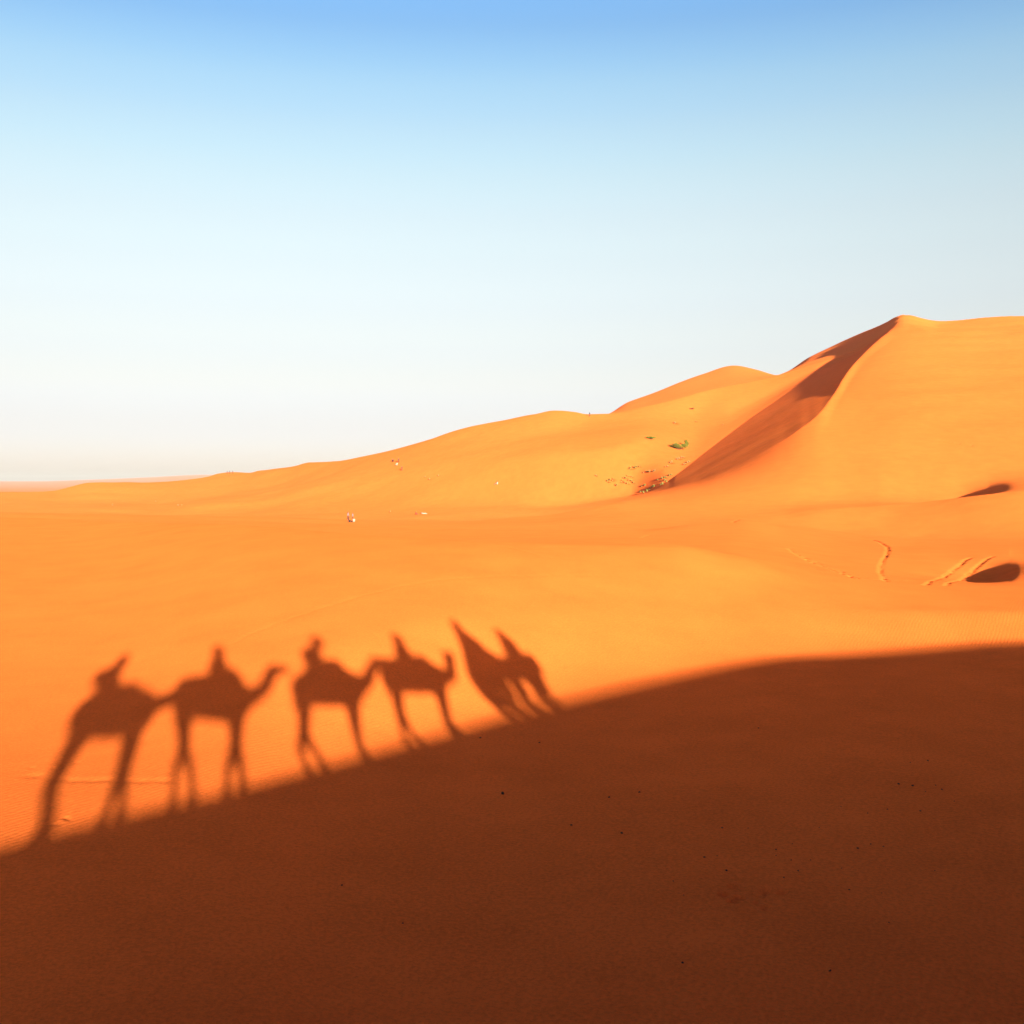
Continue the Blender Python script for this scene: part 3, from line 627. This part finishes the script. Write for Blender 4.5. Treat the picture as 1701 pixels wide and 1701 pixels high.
# ------------------------------------------------------------------ desert plants
def leaf_mat(name, c): return principled(name, c, .7, (1.3, .35))
GREEN = leaf_mat('fresh_green_leaf', (.24, .225, .03)); OLIVE = leaf_mat('olive_leaf', (.18, .22, .03)); STRAW = leaf_mat('straw_grass', (.46, .32, .11)); DRY = leaf_mat('dry_olive_grass', (.34, .32, .08)); TWIG = principled('twig_bark', (.16, .09, .05), .9)
def bush(x, y, w, h, n, mat, label, seed, clumps=7):
    r = np.random.default_rng(seed); g = seat_on_sand(x, y); e = empty('bush', g)
    V, Fc = [], []; TV, TF = [], []
    cc = [(r.uniform(-.38, .38)*w, r.uniform(-.3, .3)*w, r.uniform(.3, .75)*h) for _ in range(clumps)]
    for (a, b, c) in cc:
        k = .22*w
        limb(TV, TF, g+Vector((a*.15, b*.15, -.05)), .05, g+Vector((a, b, c)), .015, 6)
        for _ in range(n//clumps):
            d = r.normal(0, 1, 3); d /= np.linalg.norm(d); rad = r.uniform(.35, 1)
            p = g+Vector((a+d[0]*k*rad, b+d[1]*k*rad, max(.04, c+d[2]*h*.32*rad)))
            l = r.uniform(.2, .42); u = Vector(r.normal(0, 1, 3)).normalized(); v = u.orthogonal().normalized()
            i = len(V); V += [p-u*l*.5, p+v*l*.22, p+u*l*.5, p-v*l*.22]; Fc.append((i, i+1, i+2, i+3))
    for nm, vv, ff, m in (('foliage', V, Fc, mat), ('branches', TV, TF, TWIG)):
        me = bpy.data.meshes.new(nm); me.from_pydata([tuple(q-g) for q in vv], [], ff); me.materials.append(m)
        o = bpy.data.objects.new(nm, me); COL.objects.link(o); o.parent = e
    tag(e, label, 'bush'); return e
bush(1128, 747, 5.6, 2.5, 2000, GREEN, 'large bright green bush on the slope beside the great dune', 1, 9)
bush(1142, 742, 2.3, 2.7, 700, GREEN, 'small upright green bush touching the right side of the large green one', 2, 5)
bush(1081.5, 730, 3.3, 1.2, 600, OLIVE, 'low olive bush up the slope, left of the large green bush', 3, 6)
bush(1149, 680, 1.7, .55, 300, leaf_mat('dark_scrub', (.07, .03, .02)), 'dark reddish scrub high on the slope, alone above the green bushes', 4, 4)

def tuft_mesh(seed):
    r = np.random.default_rng(seed); V, Fc = [], []
    for i in range(90):
        a = r.uniform(0, 2*math.pi); b = r.uniform(0, .16); t = r.uniform(.2, 1.1); L = r.uniform(.35, .75)
        p = Vector((b*math.cos(a), b*math.sin(a), -.03)); d = Vector((math.cos(a)*math.sin(t), math.sin(a)*math.sin(t), math.cos(t)))
        s_ = Vector((-math.sin(a), math.cos(a), 0))*.03; m_ = p+d*L*.55; q = p+d*L+Vector((0, 0, -.10*L)); k = len(V)
        V += [p-s_, p+s_, m_+s_, m_-s_, q]; Fc += [(k, k+1, k+2, k+3), (k+3, k+2, k+4)]
    return V, Fc
def mound_mesh(seed):
    r = np.random.default_rng(seed); V, Fc = [], []; n, m = 14, 6
    for j in range(m+1):
        for i in range(n):
            a = 2*math.pi*i/n; q = j/m; rad = q*(.75+.25*math.cos(a))*(1+.12*math.sin(3*a+seed)); V.append(Vector((rad, q*math.sin(a)*.7, .30*math.exp(-3.2*q*q)-.05)))
    for j in range(m):
        for i in range(n):
            Fc.append((j*n+i, (j+1)*n+i, (j+1)*n+(i+1) % n, j*n+(i+1) % n))
    return V, Fc
protos = {}
def tuft(x, y, size, kind, label, group):
    g = seat_on_sand(x, y)
    if kind not in protos:
        e = empty('grass_tuft', g); parts = []
        for nm, (V, Fc), m in (('blades', tuft_mesh(hash_(kind)), {'straw': STRAW, 'dry': DRY}[kind]), ('sand_mound', mound_mesh(3), SAND)):
            me = bpy.data.meshes.new(nm); me.from_pydata([tuple(v) for v in V], [], Fc); me.materials.append(m)
            if nm == 'sand_mound': me.polygons.foreach_set('use_smooth', [True]*len(me.polygons))
            o = bpy.data.objects.new(nm, me); COL.objects.link(o); o.parent = e
            if nm == 'blades': o.location.z = .18
            parts.append(o)
        protos[kind] = (e, parts)
    else:
        p, parts = protos[kind]; e = p.copy(); COL.objects.link(e)
        for o in parts:
            c = o.copy(); COL.objects.link(c); c.parent = e
    e.location = g; e.rotation_euler = (0, 0, random.uniform(-.6, .6)); e.scale = (size, size, size*random.uniform(.8, 1.15))
    tag(e, label, 'grass tuft', group)
def hash_(k): return {'straw': 21, 'dry': 22}[k]
for x, y, s_, lab in [(1121, 704, 1.6, 'pale tuft on the open slope halfway between dark scrub and green bushes'), (1156, 701, .8, 'tiny pale tuft right of the dark scrub, just below it'), (1201, 706, .8, 'lone small tuft high on the slope nearest the great dune'),
                      (990, 791, .9, 'lone small tuft left of all the scattered ones in the hollow'), (713, 797, 1.1, 'yellowish tuft on the middle slope, largest of a faint patch'), (706, 793, .9, 'small tuft at the upper left of the faint patch on the middle slope'), (728, 791, .8, 'small tuft at the right of the faint patch on the middle slope'),
                      (648, 851, .9, 'lone tiny tuft left of the people resting on the sand'), (187, 840, 1.1, 'yellow tuft in the tan dip near the left edge'), (259, 834, 1.1, 'yellow tuft right of the left dip, second from the left edge'), (296, 841, 1.4, 'pale yellow tuft, widest of the three by the left dip'), (302, 840, .9, 'small tuft touching the widest pale one by the left dip')]:
    tuft(x, y, s_, 'straw', lab, None)
Z5 = lambda a, b: (970+a/6.075, 640+b/6.075)
rows = [('dry', 'dry tuft in the dark row along the foot of the lee face', 'tufts along the crease', [(745, 962), (790, 948), (815, 940), (835, 937), (862, 918), (882, 912), (812, 967), (832, 983), (792, 1007), (772, 1012), (582, 1027), (612, 1018), (636, 1078), (660, 1058), (690, 1038), (602, 1092), (705, 1030), (570, 1085)]),
        ('straw', 'pale tuft in the upper row climbing towards the green bush', 'tufts of the upper row', [(822, 828), (845, 825), (870, 788), (885, 785), (940, 755), (960, 748), (985, 737), (1005, 735), (1008, 806), (1020, 800), (1045, 788), (1060, 783)]),
        ('dry', 'olive tuft of the small cluster farthest left in the hollow', 'tufts of the left cluster', [(240, 978), (262, 965), (285, 972), (298, 955)]),
        ('dry', 'olive tuft in the loose round patch in the middle of the hollow', 'tufts of the round patch', [(385, 968), (378, 985), (395, 942), (420, 945), (440, 922), (410, 992), (450, 967), (482, 932), (500, 992), (437, 1002), (480, 975), (330, 1022)]),
        ('dry', 'olive tuft of the short row just above the round patch', 'tufts of the short row', [(455, 852), (470, 848), (500, 838), (515, 845), (532, 832), (560, 828)]),
        ('straw', 'faint pale tuft between the loose patch and the dark row', 'tufts of the faint row', [(600, 888), (632, 882), (660, 884), (668, 875), (700, 877), (712, 872)])]
for kind, lab, grp, pts in rows:
    for a, b in pts:
        x, y = Z5(a, b); tuft(x, y, random.uniform(.8, 1.35), kind, lab, grp)

# ------------------------------------------------------------------ pebbles and clods in the shaded foreground
PEB = principled('dark_pebble', (.04, .018, .009), .8, (40, .3), .4)
def rock_mesh(seed, sub=2):
    bm = bmesh.new(); bmesh.ops.create_icosphere(bm, subdivisions=sub, radius=1); r = np.random.default_rng(seed); ph = r.uniform(0, 6, 6)
    for v in bm.verts:
        c = v.co.copy(); v.co *= 1+.16*math.sin(3*c.x+ph[0])*math.sin(2.6*c.y+ph[1])+.10*math.sin(6*c.z+ph[2]+3*c.x); v.co.z *= .7
    me = bpy.data.meshes.new('pebble'); bm.to_mesh(me); bm.free(); me.materials.append(PEB); me.polygons.foreach_set('use_smooth', [True]*len(me.polygons)); return me
rocks = [rock_mesh(k) for k in range(5)]
def pebble(x, y, rpx, label, group=None):
    P = unproject(x, y); r = rpx*P[1]/F
    o = bpy.data.objects.new('pebble', random.choice(rocks)); COL.objects.link(o)
    o.location = (P[0], P[1], P[2]+r*.35); o.scale = (r*random.uniform(.8, 1.3), r*random.uniform(.8, 1.2), r); o.rotation_euler = (random.uniform(-.4, .4), random.uniform(-.4, .4), random.uniform(0, 6.2))
    tag(o, label, 'pebble', group)
Z8 = lambda a, b: (1000+a/2.577, 1200+b/2.577)
pebble(835, 1319, 3.2, 'largest dark pebble in the shaded foreground, near the middle of the picture')
pebble(568, 1471, 2.0, 'lone dark pebble in the shade at the lower left'); pebble(669, 1534, 1.6, 'lone small dark pebble in the shade low and left of centre')
pebble(798, 1226, 1.5, 'small pebble just inside the shadow edge, right of the fourth camel shadow'); pebble(896, 1234, 1.5, 'small pebble just below the legs of the rightmost camel shadow')
pebble(949, 1371, 1.6, 'lone pebble in the shade right of and below the largest pebble'); pebble(1380, 1612, 1.5, 'lowest pebble, near the bottom edge at the right')
for a, b in [(160, 300), (85, 475), (515, 452), (625, 453), (438, 578), (493, 572), (533, 635), (305, 680), (810, 590), (893, 590), (778, 665), (840, 636), (1058, 717), (1198, 731), (1205, 532), (1095, 540), (1150, 522), (1137, 389), (1222, 373), (1023, 362), (1270, 265), (1330, 272), (1395, 165), (1320, 172), (1385, 297), (1455, 288), (1508, 338), (1428, 270), (745, 545), (815, 520), (975, 1065), (1228, 857), (345, 1030), (1425, 635), (745, 570), (350, 740), (30, 322), (670, 25), (1363, 380), (930, 450), (1025, 625)]:
    x, y = Z8(a, b)
    if x > 1440: lab, grp = 'dark pebble in the scatter nearest the right edge of the shaded sand', 'pebbles nearest the right edge'
    elif y < 1420 and x > 1150: lab, grp = 'dark pebble in the sparse scatter above the scuffed sand', 'pebbles above the scuffed sand'
    elif y > 1560: lab, grp = 'dark pebble in the thin line of stray ones below the scuffed sand', 'stray pebbles below the scuffs'
    elif x > 1255: lab, grp = 'dark pebble strewn just right of the scuffed sand', 'pebbles right of the scuffed sand'
    else: lab, grp = 'dark pebble among the few left of the scuffed sand', 'pebbles left of the scuffed sand'
    pebble(x, y, random.choice([.9, 1.0, 1.2, 1.5, 1.9]), lab, grp)
